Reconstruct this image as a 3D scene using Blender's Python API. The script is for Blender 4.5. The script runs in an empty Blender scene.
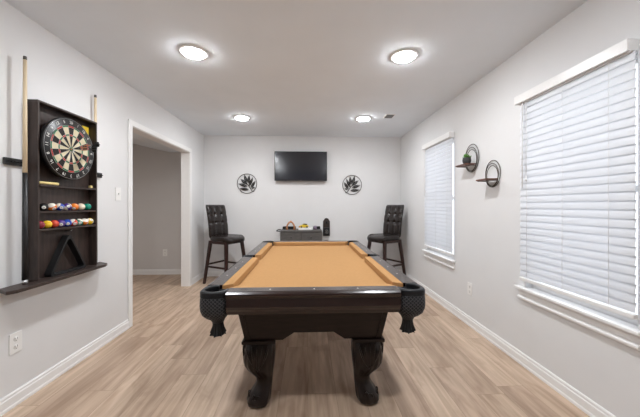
import bpy, math, random
from mathutils import Vector, Matrix
PI = math.pi
random.seed(7)
SC = bpy.context.scene
COL = SC.collection

# ------------------------------------------------------------------ camera, world, exposure
XL, XR, YB, YF, ZC, EYE = -1.79, 1.645, 4.99, -3.6, 2.428, 1.22
cd = bpy.data.cameras.new('camera'); cam = bpy.data.objects.new('camera', cd); COL.objects.link(cam)
cam.location = (0, 0, EYE); cam.rotation_euler = (PI/2, 0, -math.atan(12/285))
cd.sensor_width = 36; cd.lens = 36*285/640; cd.shift_y = -3/640; cd.clip_start = .02
SC.camera = cam
vs = SC.view_settings
vs.view_transform = 'Standard'; vs.look = 'None'; vs.gamma = 1; vs.exposure = 0.0
w = bpy.data.worlds.new('sky'); SC.world = w; w.use_nodes = True
wn = w.node_tree.nodes
wn['Background'].inputs[0].default_value = (.86, .92, 1, 1)
wn['Background'].inputs[1].default_value = 1.9
LAMP = 172.0        # emission of the ceiling lamp lenses
LAMP_BACK = 150.0
BEAM, BEAM_BACK = 4.0, 3.4   # watts of the beam each lamp throws down

# ------------------------------------------------------------------ materials
def mat(name, col, rough=.5, metal=0, spec=.5, var=0, vscale=30, bump=0, bscale=200, emit=None, estr=0,
        trans=0, stretch=None, coat=0, col2=None):
    m = bpy.data.materials.new(name); m.use_nodes = True
    nt = m.node_tree; N = nt.nodes; Lk = nt.links; b = N['Principled BSDF']
    b.inputs['Base Color'].default_value = (*col, 1)
    b.inputs['Roughness'].default_value = rough; b.inputs['Metallic'].default_value = metal
    b.inputs['Specular IOR Level'].default_value = spec
    if coat: b.inputs['Coat Weight'].default_value = coat; b.inputs['Coat Roughness'].default_value = .12
    if emit: b.inputs['Emission Color'].default_value = (*emit, 1); b.inputs['Emission Strength'].default_value = estr
    if trans: b.inputs['Transmission Weight'].default_value = trans
    tc = N.new('ShaderNodeTexCoord'); mp = N.new('ShaderNodeMapping')
    Lk.new(tc.outputs['Object'], mp.inputs['Vector'])
    if stretch: mp.inputs['Scale'].default_value = stretch
    no = N.new('ShaderNodeTexNoise'); no.inputs['Scale'].default_value = vscale; no.inputs['Detail'].default_value = 4
    Lk.new(mp.outputs['Vector'], no.inputs['Vector'])
    mx = N.new('ShaderNodeMix'); mx.data_type = 'RGBA'
    c2 = col2 or tuple(max(0, c*(1-var)) for c in col)
    mx.inputs['A'].default_value = (*col, 1); mx.inputs['B'].default_value = (*c2, 1)
    rp = N.new('ShaderNodeMapRange'); rp.inputs['From Min'].default_value = .35; rp.inputs['From Max'].default_value = .65
    Lk.new(no.outputs['Fac'], rp.inputs['Value']); Lk.new(rp.outputs['Result'], mx.inputs['Factor'])
    Lk.new(mx.outputs['Result'], b.inputs['Base Color'])
    if bump:
        n2 = N.new('ShaderNodeTexNoise'); n2.inputs['Scale'].default_value = bscale
        Lk.new(mp.outputs['Vector'], n2.inputs['Vector'])
        bp = N.new('ShaderNodeBump'); bp.inputs['Strength'].default_value = bump; bp.inputs['Distance'].default_value = .002
        Lk.new(n2.outputs['Fac'], bp.inputs['Height']); Lk.new(bp.outputs['Normal'], b.inputs['Normal'])
    return m

M = {}
M['wall'] = mat('wall_paint', (.79, .785, .785), .75, var=.02, vscale=3, bump=.15, bscale=260)
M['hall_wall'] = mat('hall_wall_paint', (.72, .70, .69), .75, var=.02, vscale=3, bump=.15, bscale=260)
M['ceil'] = mat('ceiling_paint', (.84, .885, .935), .9, var=.02, vscale=4, bump=.15, bscale=220)
M['white'] = mat('white_trim', (.90, .89, .88), .35, var=.02)
M['plate'] = mat('white_plastic', (.90, .89, .87), .35, var=.01)
M['slot'] = mat('dark_slot', (.12, .11, .10), .6)
M['espresso'] = mat('espresso_wood', (.028, .012, .009), .24, var=.4, vscale=9, stretch=(1, 9, 9), bump=.03, bscale=60, coat=.28)
M['espresso_y'] = mat('espresso_wood_long', (.028, .012, .009), .24, var=.4, vscale=9, stretch=(9, 1, 9), bump=.03, bscale=60, coat=.28)
M['carved'] = mat('carved_espresso_wood', (.018, .010, .008), .3, var=.5, vscale=9, stretch=(7, 7, 1), bump=.05, bscale=70, spec=.35)
M['body'] = mat('dark_cabinet_wood', (.020, .011, .009), .38, spec=.3, var=.4, vscale=9, stretch=(1, 9, 9), bump=.06)
M['cabwood'] = mat('dark_brown_laminate', (.055, .036, .030), .45, var=.45, vscale=10, stretch=(6, 6, .7))
M['cabwood_h'] = mat('dark_brown_laminate_level', (.055, .036, .030), .45, var=.45, vscale=10, stretch=(6, .7, 6))
M['felt'] = mat('camel_felt', (.47, .262, .112), .95, spec=.1, var=.06, vscale=60, bump=.2, bscale=900)
M['leather'] = mat('black_leather', (.012, .013, .016), .4, spec=.3, var=.3, bump=.3, bscale=150)
M['fringe'] = mat('black_fringe', (.010, .010, .011), .7, bump=.3)
M['brown_leather'] = mat('dark_brown_leather', (.020, .013, .011), .27, var=.35, vscale=20, bump=.25, bscale=120)
M['stoolwood'] = mat('dark_cherry_wood', (.035, .011, .008), .35, var=.4, vscale=10, stretch=(6, 6, 1))
M['black'] = mat('black_plastic', (.012, .012, .013), .4, var=.2)
M['blackmetal'] = mat('black_metal', (.018, .016, .015), .45, metal=.3, var=.2)
M['bronze'] = mat('dark_wire', (.07, .052, .038), .4, metal=.5, var=.2)
M['chrome'] = mat('brushed_steel', (.6, .6, .6), .25, metal=1)
M['screen'] = mat('dark_screen', (.016, .017, .024), .15, spec=.8)
M['sight'] = mat('pearl_sight', (.85, .84, .8), .3)
M['maple'] = mat('pale_maple', (.84, .68, .46), .35, var=.08, vscale=12, stretch=(8, 8, .6))
M['cork'] = mat('yellow_wax', (.86, .68, .28), .6, var=.08)
M['rackwood'] = mat('orange_wood', (.62, .27, .12), .45, var=.15)
M['greycart'] = mat('grey_brown_cart', (.115, .105, .098), .5, var=.25, vscale=14, stretch=(1, 6, 6))
M['slat'] = mat('white_slat', (.88, .885, .895), .45, var=.01)
M['green'] = mat('leaf_green', (.12, .33, .05), .5, var=.3)
M['potstone'] = mat('charcoal_pot', (.045, .045, .047), .7, var=.3)
M['soil'] = mat('soil', (.05, .035, .02), .9)
M['shelfwood'] = mat('red_brown_wood', (.17, .07, .045), .45, var=.3, vscale=12, stretch=(5, 1, 5))
M['yellow'] = mat('yellow_plastic', (.80, .56, .04), .4)
M['red'] = mat('red_plastic', (.42, .05, .035), .4)
M['purple'] = mat('mauve_plastic', (.20, .15, .21), .5)
M['vent'] = mat('vent_grey', (.22, .22, .22), .6)
M['lens'] = mat('lamp_lens', (.9, .9, .9), .5, emit=(.94, .97, 1), estr=LAMP)
M['lens_back'] = mat('lamp_lens_rear', (.9, .9, .9), .5, emit=(.94, .97, 1), estr=LAMP_BACK)
# slats let a little daylight through
nt = M['slat'].node_tree; b = nt.nodes['Principled BSDF']; tr = nt.nodes.new('ShaderNodeBsdfTranslucent')
tr.inputs[0].default_value = (.86, .90, .97, 1)
ms = nt.nodes.new('ShaderNodeMixShader'); ms.inputs[0].default_value = .28
nt.links.new(b.outputs[0], ms.inputs[1]); nt.links.new(tr.outputs[0], ms.inputs[2])
nt.links.new(ms.outputs[0], nt.nodes['Material Output'].inputs[0])
# glass
g = bpy.data.materials.new('window_glass'); g.use_nodes = True; nt = g.node_tree; nt.nodes.clear()
go = nt.nodes.new('ShaderNodeOutputMaterial'); gt = nt.nodes.new('ShaderNodeBsdfTransparent'); gg = nt.nodes.new('ShaderNodeBsdfGlossy')
gg.inputs['Roughness'].default_value = .05; gm = nt.nodes.new('ShaderNodeMixShader'); gm.inputs[0].default_value = .08
nt.links.new(gt.outputs[0], gm.inputs[1]); nt.links.new(gg.outputs[0], gm.inputs[2]); nt.links.new(gm.outputs[0], go.inputs[0])
M['glass'] = g
M['hall_fill_lens'] = mat('added_hall_fill_lens', (.9, .9, .9), .5, emit=(1, .95, .90), estr=150)  # glow of the added lamp that brightens the hall

def floor_mat():
    m = bpy.data.materials.new('vinyl_plank_floor'); m.use_nodes = True
    nt = m.node_tree; N = nt.nodes; Lk = nt.links; b = N['Principled BSDF']
    tc = N.new('ShaderNodeTexCoord'); sx = N.new('ShaderNodeSeparateXYZ'); cx = N.new('ShaderNodeCombineXYZ')
    Lk.new(tc.outputs['Object'], sx.inputs[0]); Lk.new(sx.outputs['X'], cx.inputs['Y'])
    dv = N.new('ShaderNodeMath'); dv.operation = 'DIVIDE'; dv.inputs[1].default_value = .182; Lk.new(sx.outputs['X'], dv.inputs[0])
    fl = N.new('ShaderNodeMath'); fl.operation = 'FLOOR'; Lk.new(dv.outputs[0], fl.inputs[0])
    wh = N.new('ShaderNodeTexWhiteNoise'); wh.noise_dimensions = '1D'; Lk.new(fl.outputs[0], wh.inputs['W'])
    ma = N.new('ShaderNodeMath'); ma.operation = 'MULTIPLY_ADD'; ma.inputs[1].default_value = 7.3; Lk.new(wh.outputs['Value'], ma.inputs[0]); Lk.new(sx.outputs['Y'], ma.inputs[2])
    Lk.new(ma.outputs[0], cx.inputs['X'])
    br = N.new('ShaderNodeTexBrick'); br.offset = 0
    br.inputs['Scale'].default_value = 1; br.inputs['Brick Width'].default_value = 1.22; br.inputs['Row Height'].default_value = .182
    br.inputs['Mortar Size'].default_value = .0012; br.inputs['Mortar Smooth'].default_value = .3; br.inputs['Bias'].default_value = 0
    br.inputs['Color1'].default_value = (.61, .465, .35, 1); br.inputs['Color2'].default_value = (.48, .35, .26, 1)
    br.inputs['Mortar'].default_value = (.32, .23, .16, 1)
    Lk.new(cx.outputs[0], br.inputs['Vector'])
    mp = N.new('ShaderNodeMapping'); mp.inputs['Scale'].default_value = (1.1, 14, 1); Lk.new(cx.outputs[0], mp.inputs['Vector'])
    # shift the grain from plank to plank
    ad = N.new('ShaderNodeVectorMath'); ad.operation = 'ADD'
    sc = N.new('ShaderNodeVectorMath'); sc.operation = 'SCALE'; sc.inputs['Scale'].default_value = 40
    Lk.new(br.outputs['Color'], sc.inputs[0]); Lk.new(mp.outputs[0], ad.inputs[0]); Lk.new(sc.outputs[0], ad.inputs[1])
    no = N.new('ShaderNodeTexNoise'); no.inputs['Scale'].default_value = 1.6; no.inputs['Detail'].default_value = 6; no.inputs['Distortion'].default_value = .6
    Lk.new(ad.outputs[0], no.inputs['Vector'])
    cr = N.new('ShaderNodeValToRGB'); cr.color_ramp.elements[0].position = .32; cr.color_ramp.elements[0].color = (.74, .70, .66, 1)
    cr.color_ramp.elements[1].position = .66; cr.color_ramp.elements[1].color = (1.1, 1.1, 1.1, 1)
    Lk.new(no.outputs['Fac'], cr.inputs[0])
    mx = N.new('ShaderNodeMix'); mx.data_type = 'RGBA'; mx.blend_type = 'MULTIPLY'; mx.inputs['Factor'].default_value = 1
    Lk.new(br.outputs['Color'], mx.inputs['A']); Lk.new(cr.outputs[0], mx.inputs['B']); Lk.new(mx.outputs['Result'], b.inputs['Base Color'])
    m2 = N.new('ShaderNodeMapping'); m2.inputs['Scale'].default_value = (1.6, 5, 1); Lk.new(cx.outputs[0], m2.inputs['Vector'])
    a2 = N.new('ShaderNodeVectorMath'); a2.operation = 'ADD'; Lk.new(m2.outputs[0], a2.inputs[0]); Lk.new(sc.outputs[0], a2.inputs[1])
    n2 = N.new('ShaderNodeTexNoise'); n2.inputs['Scale'].default_value = 1.3; n2.inputs['Detail'].default_value = 3; n2.inputs['Distortion'].default_value = 1.2; Lk.new(a2.outputs[0], n2.inputs['Vector'])
    c2 = N.new('ShaderNodeValToRGB'); c2.color_ramp.elements[0].position = .28; c2.color_ramp.elements[0].color = (.62, .55, .50, 1)
    c2.color_ramp.elements[1].position = .52; c2.color_ramp.elements[1].color = (1, 1, 1, 1); Lk.new(n2.outputs['Fac'], c2.inputs[0])
    x2 = N.new('ShaderNodeMix'); x2.data_type = 'RGBA'; x2.blend_type = 'MULTIPLY'; x2.inputs['Factor'].default_value = .6
    Lk.new(mx.outputs['Result'], x2.inputs['A']); Lk.new(c2.outputs[0], x2.inputs['B']); Lk.new(x2.outputs['Result'], b.inputs['Base Color'])
    b.inputs['Roughness'].default_value = .42; b.inputs['Specular IOR Level'].default_value = .35
    bp = N.new('ShaderNodeBump'); bp.inputs['Strength'].default_value = .25; bp.inputs['Distance'].default_value = .001
    Lk.new(no.outputs['Fac'], bp.inputs['Height']); Lk.new(bp.outputs[0], b.inputs['Normal'])
    return m
M['floor'] = floor_mat()

def lattice_leather():
    m = mat('lattice_leather', (.015, .016, .019), .45, spec=.3)
    nt = m.node_tree; N = nt.nodes; Lk = nt.links; b = N['Principled BSDF']
    tc = N.new('ShaderNodeTexCoord'); sx = N.new('ShaderNodeSeparateXYZ'); Lk.new(tc.outputs['UV'], sx.inputs[0])
    outs = []
    for sg in (1, -1):
        a = N.new('ShaderNodeMath'); a.operation = 'MULTIPLY_ADD'; a.inputs[1].default_value = sg
        Lk.new(sx.outputs['Y'], a.inputs[0]); Lk.new(sx.outputs['X'], a.inputs[2])
        f = N.new('ShaderNodeMath'); f.operation = 'PINGPONG'; f.inputs[1].default_value = .5; Lk.new(a.outputs[0], f.inputs[0]); outs.append(f)
    mn = N.new('ShaderNodeMath'); mn.operation = 'MINIMUM'; Lk.new(outs[0].outputs[0], mn.inputs[0]); Lk.new(outs[1].outputs[0], mn.inputs[1])
    rg = N.new('ShaderNodeMapRange'); rg.inputs['From Max'].default_value = .22; Lk.new(mn.outputs[0], rg.inputs['Value'])
    mx = N.new('ShaderNodeMix'); mx.data_type = 'RGBA'; mx.inputs['A'].default_value = (.075, .075, .08, 1); mx.inputs['B'].default_value = (.012, .013, .016, 1)
    Lk.new(rg.outputs[0], mx.inputs['Factor']); Lk.new(mx.outputs['Result'], b.inputs['Base Color'])
    bp = N.new('ShaderNodeBump'); bp.inputs['Strength'].default_value = .7; bp.inputs['Distance'].default_value = .004
    Lk.new(rg.outputs[0], bp.inputs['Height']); Lk.new(bp.outputs[0], b.inputs['Normal'])
    return m
M['lattice'] = lattice_leather()

# ------------------------------------------------------------------ mesh helpers
class MB:
    def __init__(s): s.v = []; s.f = []; s.mi = []; s.sm = []; s.uv = {}
    def add(s, vs, fs, mi=0, sm=False):
        o = len(s.v); s.v += [tuple(v) for v in vs]
        for f in fs: s.f.append(tuple(i+o for i in f)); s.mi.append(mi); s.sm.append(sm)
    def box(s, x0, x1, y0, y1, z0, z1, mi=0):
        s.add([(x0,y0,z0),(x1,y0,z0),(x1,y1,z0),(x0,y1,z0),(x0,y0,z1),(x1,y0,z1),(x1,y1,z1),(x0,y1,z1)],
              [(0,3,2,1),(4,5,6,7),(0,1,5,4),(1,2,6,5),(2,3,7,6),(3,0,4,7)], mi)
    def prism(s, poly, axis, a0, a1, mi=0, sm=False):   # poly in the two other axes, extruded along axis
        def pt(p, a):
            if axis == 'x': return (a, p[0], p[1])
            if axis == 'y': return (p[0], a, p[1])
            return (p[0], p[1], a)
        n = len(poly)
        s.add([pt(p, a0) for p in poly]+[pt(p, a1) for p in poly],
              [tuple(range(n))[::-1], tuple(range(n, 2*n))]+[(i, (i+1) % n, n+(i+1) % n, n+i) for i in range(n)], mi, sm)
    def loft(s, secs, cap=True, mi=0, sm=True, closed=True):
        n = len(secs[0]); vs = [p for sec in secs for p in sec]; fs = []
        for k in range(len(secs)-1):
            for i in range(n if closed else n-1):
                j = (i+1) % n; fs.append((k*n+i, k*n+j, (k+1)*n+j, (k+1)*n+i))
        if cap: fs.append(tuple(range(n))[::-1]); fs.append(tuple((len(secs)-1)*n+i for i in range(n)))
        s.add(vs, fs, mi, sm)
    def tube(s, pts, r, n=8, mi=0, cap=True, closed=False):
        pts = [Vector(p) for p in pts]; rs = r if isinstance(r, (list, tuple)) else [r]*len(pts); secs = []
        for i, p in enumerate(pts):
            if closed: d = pts[(i+1) % len(pts)]-pts[i-1]
            else: d = pts[min(i+1, len(pts)-1)]-pts[max(i-1, 0)]
            d.normalize(); up = Vector((0, 0, 1)) if abs(d.z) < .9 else Vector((0, 1, 0))
            a = d.cross(up).normalized(); bb = a.cross(d).normalized()
            secs.append([p+a*math.cos(2*PI*k/n)*rs[i]+bb*math.sin(2*PI*k/n)*rs[i] for k in range(n)])
        if closed: secs.append(secs[0]); cap = False
        s.loft(secs, cap, mi)
    def lathe(s, prof, c=(0, 0, 0), n=24, axis='z', mi=0, cap=True):
        secs = []
        for r, h in prof:
            ring = []
            for k in range(n):
                a = 2*PI*k/n; u, v = r*math.cos(a), r*math.sin(a)
                q = (u, v, h) if axis == 'z' else ((h, u, v) if axis == 'x' else (u, h, v))
                ring.append((c[0]+q[0], c[1]+q[1], c[2]+q[2]))
            secs.append(ring)
        s.loft(secs, cap, mi)
    def bar(s, p0, p1, w0, w1=None, mi=0, ang=0):        # square bar, size w0 at p0 and w1 at p1
        w1 = w1 or w0; p0 = Vector(p0); p1 = Vector(p1); d = (p1-p0).normalized()
        up = Vector((math.cos(ang), math.sin(ang), 0)) if abs(d.z) > .7 else Vector((0, 0, 1))
        a = d.cross(up).normalized(); b2 = a.cross(d).normalized()
        q = [(-1,-1),(1,-1),(1,1),(-1,1)]
        s.loft([[p0+a*x*w0/2+b2*y*w0/2 for x, y in q], [p1+a*x*w1/2+b2*y*w1/2 for x, y in q]], True, mi, False)
    def sphere(s, c, r, mi=0, n=20, m=12):
        s.lathe([(max(1e-5, r*math.sin(PI*k/m)), -r*math.cos(PI*k/m)) for k in range(m+1)], c, n, mi=mi)
    def text(s, txt, size, mtx, mi=0):
        cu = bpy.data.curves.new('t', 'FONT'); cu.body = txt; cu.size = size; cu.align_x = 'CENTER'; cu.align_y = 'CENTER'; cu.extrude = .0004
        o = bpy.data.objects.new('t', cu); COL.objects.link(o)
        dg = bpy.context.evaluated_depsgraph_get(); me = bpy.data.meshes.new_from_object(o.evaluated_get(dg))
        s.add([mtx @ v.co for v in me.vertices], [tuple(p.vertices) for p in me.polygons], mi)
        bpy.data.objects.remove(o); bpy.data.curves.remove(cu); bpy.data.meshes.remove(me)
    def build(s, name, mats, parent=None, loc=None, rot=None, bevel=0, seg=2, smooth=None, uv=None):
        me = bpy.data.meshes.new(name); me.from_pydata(s.v, [], s.f)
        for m in (mats if isinstance(mats, (list, tuple)) else [mats]): me.materials.append(M[m] if isinstance(m, str) else m)
        for p, mi, sm in zip(me.polygons, s.mi, s.sm): p.material_index = mi; p.use_smooth = sm if smooth is None else smooth
        if uv:
            ul = me.uv_layers.new(name='UVMap')
            for lp in me.loops: ul.data[lp.index].uv = uv[lp.vertex_index]
        import bmesh
        bm = bmesh.new(); bm.from_mesh(me); bmesh.ops.recalc_face_normals(bm, faces=bm.faces); bm.to_mesh(me); bm.free()
        o = bpy.data.objects.new(name, me); COL.objects.link(o)
        if parent: o.parent = parent
        if loc: o.location = loc
        if rot: o.rotation_euler = rot
        if bevel:
            b = o.modifiers.new('bevel', 'BEVEL'); b.width = bevel; b.segments = seg; b.limit_method = 'ANGLE'; b.angle_limit = .6
        return o

def tag(o, label, cat, group=None):
    o['label'] = label; o['category'] = cat
    if group: o['group'] = group
    return o
def thing(name, label, cat, loc=(0, 0, 0), rz=0, group=None):
    o = bpy.data.objects.new(name, None); COL.objects.link(o); o.location = loc; o.rotation_euler = (0, 0, rz)
    return tag(o, label, cat, group)
def struct(o): o['kind'] = 'structure'; return o
def dup(root, loc=None, rz=None, label=None):
    def cp(o, par):
        c = o.copy(); COL.objects.link(c)
        if par: c.parent = par
        for ch in list(o.children): cp(ch, c)
        return c
    r = cp(root, None)
    if loc is not None: r.location = loc
    if rz is not None: r.rotation_euler = (0, 0, rz)
    if label: r['label'] = label
    return r
def rsq(cx, cy, z, h, n=32, p=4, k=0, amp=0):   # superellipse section
    out = []
    for i in range(n):
        a = 2*PI*i/n; c, s_ = math.cos(a), math.sin(a)
        r = h/((abs(c)**p+abs(s_)**p)**(1/p))*(1+amp*math.cos(k*a))
        out.append((cx+r*c, cy+r*s_, z))
    return out

# ------------------------------------------------------------------ room shell
T = .12
HX0, HYB = -4.3, 5.16                                    # the hall beyond the doorway
m = MB(); m.box(HX0-T, XR+T, YF-T, HYB+T, -.1, 0); struct(m.build('floor', 'floor'))
m = MB(); m.box(XL-T, XR+T, YF-T, YB+T, ZC, ZC+.1); struct(m.build('ceiling', 'ceil'))
m = MB(); m.box(XL-T, XR+T, YB, YB+T, 0, ZC); struct(m.build('wall_back', 'wall'))
m = MB(); m.box(XL-T, XR+T, YF-T, YF, 0, ZC); struct(m.build('wall_front', 'wall'))
DY0, DY1, DZ = 2.965, 4.385, 2.025
m = MB(); m.box(XL-T, XL, YF, DY0, 0, ZC); m.box(XL-T, XL, DY1, YB, 0, ZC); m.box(XL-T, XL, DY0, DY1, DZ, ZC); struct(m.build('wall_left', 'wall'))
WIN = [(1.354, 2.088), (3.148, 3.878)]; WZ0, WZ1 = .60, 2.0
m = MB(); ys = [YF, WIN[0][0], WIN[0][1], WIN[1][0], WIN[1][1], YB]
for i in range(5):
    if i in (1, 3): m.box(XR, XR+T, ys[i], ys[i+1], 0, WZ0); m.box(XR, XR+T, ys[i], ys[i+1], WZ1, ZC)
    else: m.box(XR, XR+T, ys[i], ys[i+1], 0, ZC)
struct(m.build('wall_right', 'wall'))
# hall shell
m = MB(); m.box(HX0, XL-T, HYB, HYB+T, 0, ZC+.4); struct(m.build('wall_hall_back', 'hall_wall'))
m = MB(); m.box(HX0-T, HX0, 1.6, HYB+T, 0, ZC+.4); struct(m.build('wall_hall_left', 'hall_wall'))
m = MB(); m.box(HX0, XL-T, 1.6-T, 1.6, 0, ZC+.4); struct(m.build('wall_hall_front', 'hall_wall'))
m = MB()
m.prism([(XL-T, 2.165), (-2.44, 2.165), (-2.62, 2.20), (-2.95, 2.28), (HX0-T, 2.62), (HX0-T, 2.74), (XL-T, 2.74)], 'y', 1.6, HYB)
struct(m.build('ceiling_hall', 'ceil'))

def baseboard(name, pts, out):          # run along pts[0]->pts[1], 'out' is the direction into the room
    (x0, y0), (x1, y1) = pts; ox, oy = out
    prof = [(0, 0), (.017, 0), (.017, .016), (.013, .022), (.013, .066), (.009, .072), (.009, .084), (.004, .092), (0, .092)]
    m = MB()
    m.loft([[(x0+ox*d, y0+oy*d, z) for d, z in prof], [(x1+ox*d, y1+oy*d, z) for d, z in prof]], True, 0, False)
    return struct(m.build(name, 'white'))
CW = .057
baseboard('baseboard_back', [(XL, YB), (XR, YB)], (0, -1))
baseboard('baseboard_right', [(XR, YF), (XR, YB)], (-1, 0))
baseboard('baseboard_left_near', [(XL, YF), (XL, DY0-CW)], (1, 0))
baseboard('baseboard_left_far', [(XL, DY1+CW), (XL, YB)], (1, 0))
baseboard('baseboard_front', [(XL, YF), (XR, YF)], (0, 1))
baseboard('baseboard_hall', [(HX0, HYB), (XL-T, HYB)], (0, -1))
# doorway casing
root = bpy.data.objects.new('door_1', None); COL.objects.link(root); struct(root)
m = MB()
for y0, y1 in ((DY0-CW, DY0), (DY1, DY1+CW)): m.box(XL, XL+.016, y0, y1, 0, DZ+CW)
m.box(XL, XL+.016, DY0, DY1, DZ, DZ+CW)
m.build('door_casing', 'white', root, bevel=.003)
m = MB(); J = .006
m.box(XL-T-.002, XL+.004, DY0, DY0+J, 0, DZ-J); m.box(XL-T-.002, XL+.004, DY1-J, DY1, 0, DZ-J); m.box(XL-T-.002, XL+.004, DY0, DY1, DZ-J, DZ)
m.build('door_jamb', 'white', root)

# windows (frame, pane, sill, apron)
for k, (y0, y1) in enumerate(WIN):
    root = bpy.data.objects.new('window_%d' % (k+1), None); COL.objects.link(root); struct(root)
    m = MB(); fx0, fx1 = XR+.05, XR+.09
    for a in ((y0, y0+.04, WZ0, WZ1), (y1-.04, y1, WZ0, WZ1), (y0+.04, y1-.04, WZ0, WZ0+.045), (y0+.04, y1-.04, WZ1-.045, WZ1), (y0+.04, y1-.04, 1.29, 1.325)):
        m.box(fx0, fx1, *a)
    m.build('window_frame', 'white', root, bevel=.003)
    m = MB(); m.box(XR+.068, XR+.072, y0+.04, y1-.04, WZ0+.045, WZ1-.045); m.build('window_pane', 'glass', root)
    m = MB(); m.box(XR-.042, XR, y0-.037, y1+.075, .582, .602); m.box(XR, XR+.05, y0, y1, .592, .602); m.build('window_sill', 'white', root, bevel=.004)
    m = MB(); m.prism([(XR, .505), (XR-.020, .505), (XR-.024, .512), (XR-.024, .522), (XR-.010, .532), (XR-.010, .582), (XR, .582)], 'y', y0-.018, y1+.058)
    m.build('window_apron', 'white', root)

# ------------------------------------------------------------------ blinds
def blind(y0, y1, label):
    rt = thing('window_blind', label, 'window blind', (XR, (y0+y1)/2, 0.665), 0)
    hw = (y1-y0)/2
    def B(mb, name, mt, par=rt, **k):
        mb.v = [(a, b_, c-.665) for a, b_, c in mb.v]; return mb.build(name, mt, par, **k)
    m = MB(); m.box(-.060, -.048, -hw+.002, hw+.012, 1.990, 2.052); m.box(-.048, -.001, -hw+.002, -hw+.014, 1.990, 2.052); m.box(-.048, -.001, hw, hw+.012, 1.990, 2.052)
    B(m, 'valance', 'white', bevel=.003)
    m = MB(); m.box(-.042, -.004, -hw+.008, hw-.004, 1.985, 2.025); B(m, 'head_rail', 'white')
    n = 28; z0, z1 = .712, 1.968
    for i in range(n):
        z = z0+(z1-z0)*i/(n-1); sec = []
        tl = math.radians(78)
        for s_ in (-1, -.5, 0, .5, 1):
            u = s_*.0244; arch = .0025*(1-s_*s_); sec.append((u, arch))
        prof = [(u, a+.0013) for u, a in sec]+[(u, a-.0013) for u, a in reversed(sec)]
        pr = [(-.026+u*math.cos(tl)-a*math.sin(tl), z+u*math.sin(tl)+a*math.cos(tl)) for u, a in prof]
        m = MB(); m.prism(pr, 'y', -hw-.006, hw-.012); m.v = [(a, b_, c-.665) for a, b_, c in m.v]
        if i == 0: m.build('slat', 'slat', rt)
        else: m.build('slat', 'slat', rt)
    m = MB(); m.box(-.040, -.012, -hw-.006, hw-.012, .655, .680); B(m, 'bottom_rail', 'white', bevel=.004)
    for t in (-.72, 0, .76):
        m = MB()
        for dx in (-.043, -.009): m.tube([(dx, hw*t, .68), (dx, hw*t, 1.99)], .0011, 5)
        B(m, 'ladder_cord', 'white')
    m = MB(); m.tube([(-.046, hw-.055, 1.985), (-.047, hw-.055, 1.35)], .0036, 6); B(m, 'tilt_wand', 'white')
    m = MB(); m.tube([(-.046, hw-.09, 1.985), (-.047, hw-.092, 1.44)], .0015, 5); m.lathe([(.001, 1.44), (.006, 1.41), (.006, 1.40)], (-.047, hw-.092, 0), 8); B(m, 'lift_cord', 'white')
    return rt
blind(1.348, 2.118, 'large white slatted blind on the nearer window at the right edge')
blind(3.134, 3.902, 'white slatted blind on the farther window, beside the dark bar stool corner')

# ------------------------------------------------------------------ ceiling lamps and vent
def lamp(x, y, lens, label, group=None):
    rt = thing('ceiling_light', label, 'ceiling light', (x, y, ZC), 0, group)
    m = MB(); m.lathe([(.081, -.0005), (.112, -.0005), (.112, -.005), (.106, -.009), (.085, -.012), (.0815, -.010)], n=40); m.build('trim_ring', 'white', rt)
    m = MB(); m.lathe([(.0800, -.001), (.0800, -.014), (.074, -.020), (.045, -.024), (.001, -.025)], n=40); m.build('lens', lens, rt)
    ld = bpy.data.lights.new('downlight_beam', 'AREA'); ld.shape = 'DISK'; ld.size = .13; ld.energy = BEAM if lens == 'lens' else BEAM_BACK; ld.spread = math.radians(150); ld.color = (.94, .97, 1)
    lo = bpy.data.objects.new('downlight_beam', ld); COL.objects.link(lo); lo.parent = rt; lo.location = (0, 0, -.027)
lamp(-.90, 2.285, 'lens', 'round white ceiling light, near left of the four in view')
lamp(.775, 2.27, 'lens', 'round white ceiling light, near right of the four in view')
lamp(-.905, 3.95, 'lens', 'round white ceiling light, far left of the four in view')
lamp(.765, 3.91, 'lens', 'round white ceiling light, far right of the four in view, beside the vent')
lamp(-.90, .80, 'lens_back', 'round white ceiling light behind the photographer, left')
lamp(.775, .80, 'lens_back', 'round white ceiling light behind the photographer, right')
rt = thing('ceiling_light', 'added fill light, built as a round white ceiling light, out of sight in the hall', 'ceiling light', (-2.6, 3.3, 2.165))  # unseen lamp, added to brighten the hall beyond the doorway
m = MB(); m.lathe([(.081, -.0005), (.112, -.0005), (.112, -.005), (.106, -.009), (.085, -.012), (.0815, -.010)], n=40); m.build('trim_ring', 'white', rt)
m = MB(); m.lathe([(.0875, -.001), (.0875, -.010), (.045, -.021), (.001, -.022)], n=40); m.build('lens', 'hall_fill_lens', rt)
rt = thing('ceiling_vent', 'small grey ceiling vent beside the far right ceiling light', 'vent', (1.095, 3.80, ZC))
m = MB(); m.box(-.066, .066, -.082, .082, -.006, -.0005); m.build('vent_frame', 'white', rt, bevel=.002)
m = MB()
m.box(-.052, .052, -.068, .068, -.0068, -.0062)
for i in range(7): y = -.06+i*.02; m.prism([(y-.006, -.007), (y+.002, -.007), (y+.006, -.011), (y-.002, -.011)], 'x', -.05, .05)
m.build('louvre', 'vent', rt)

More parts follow.
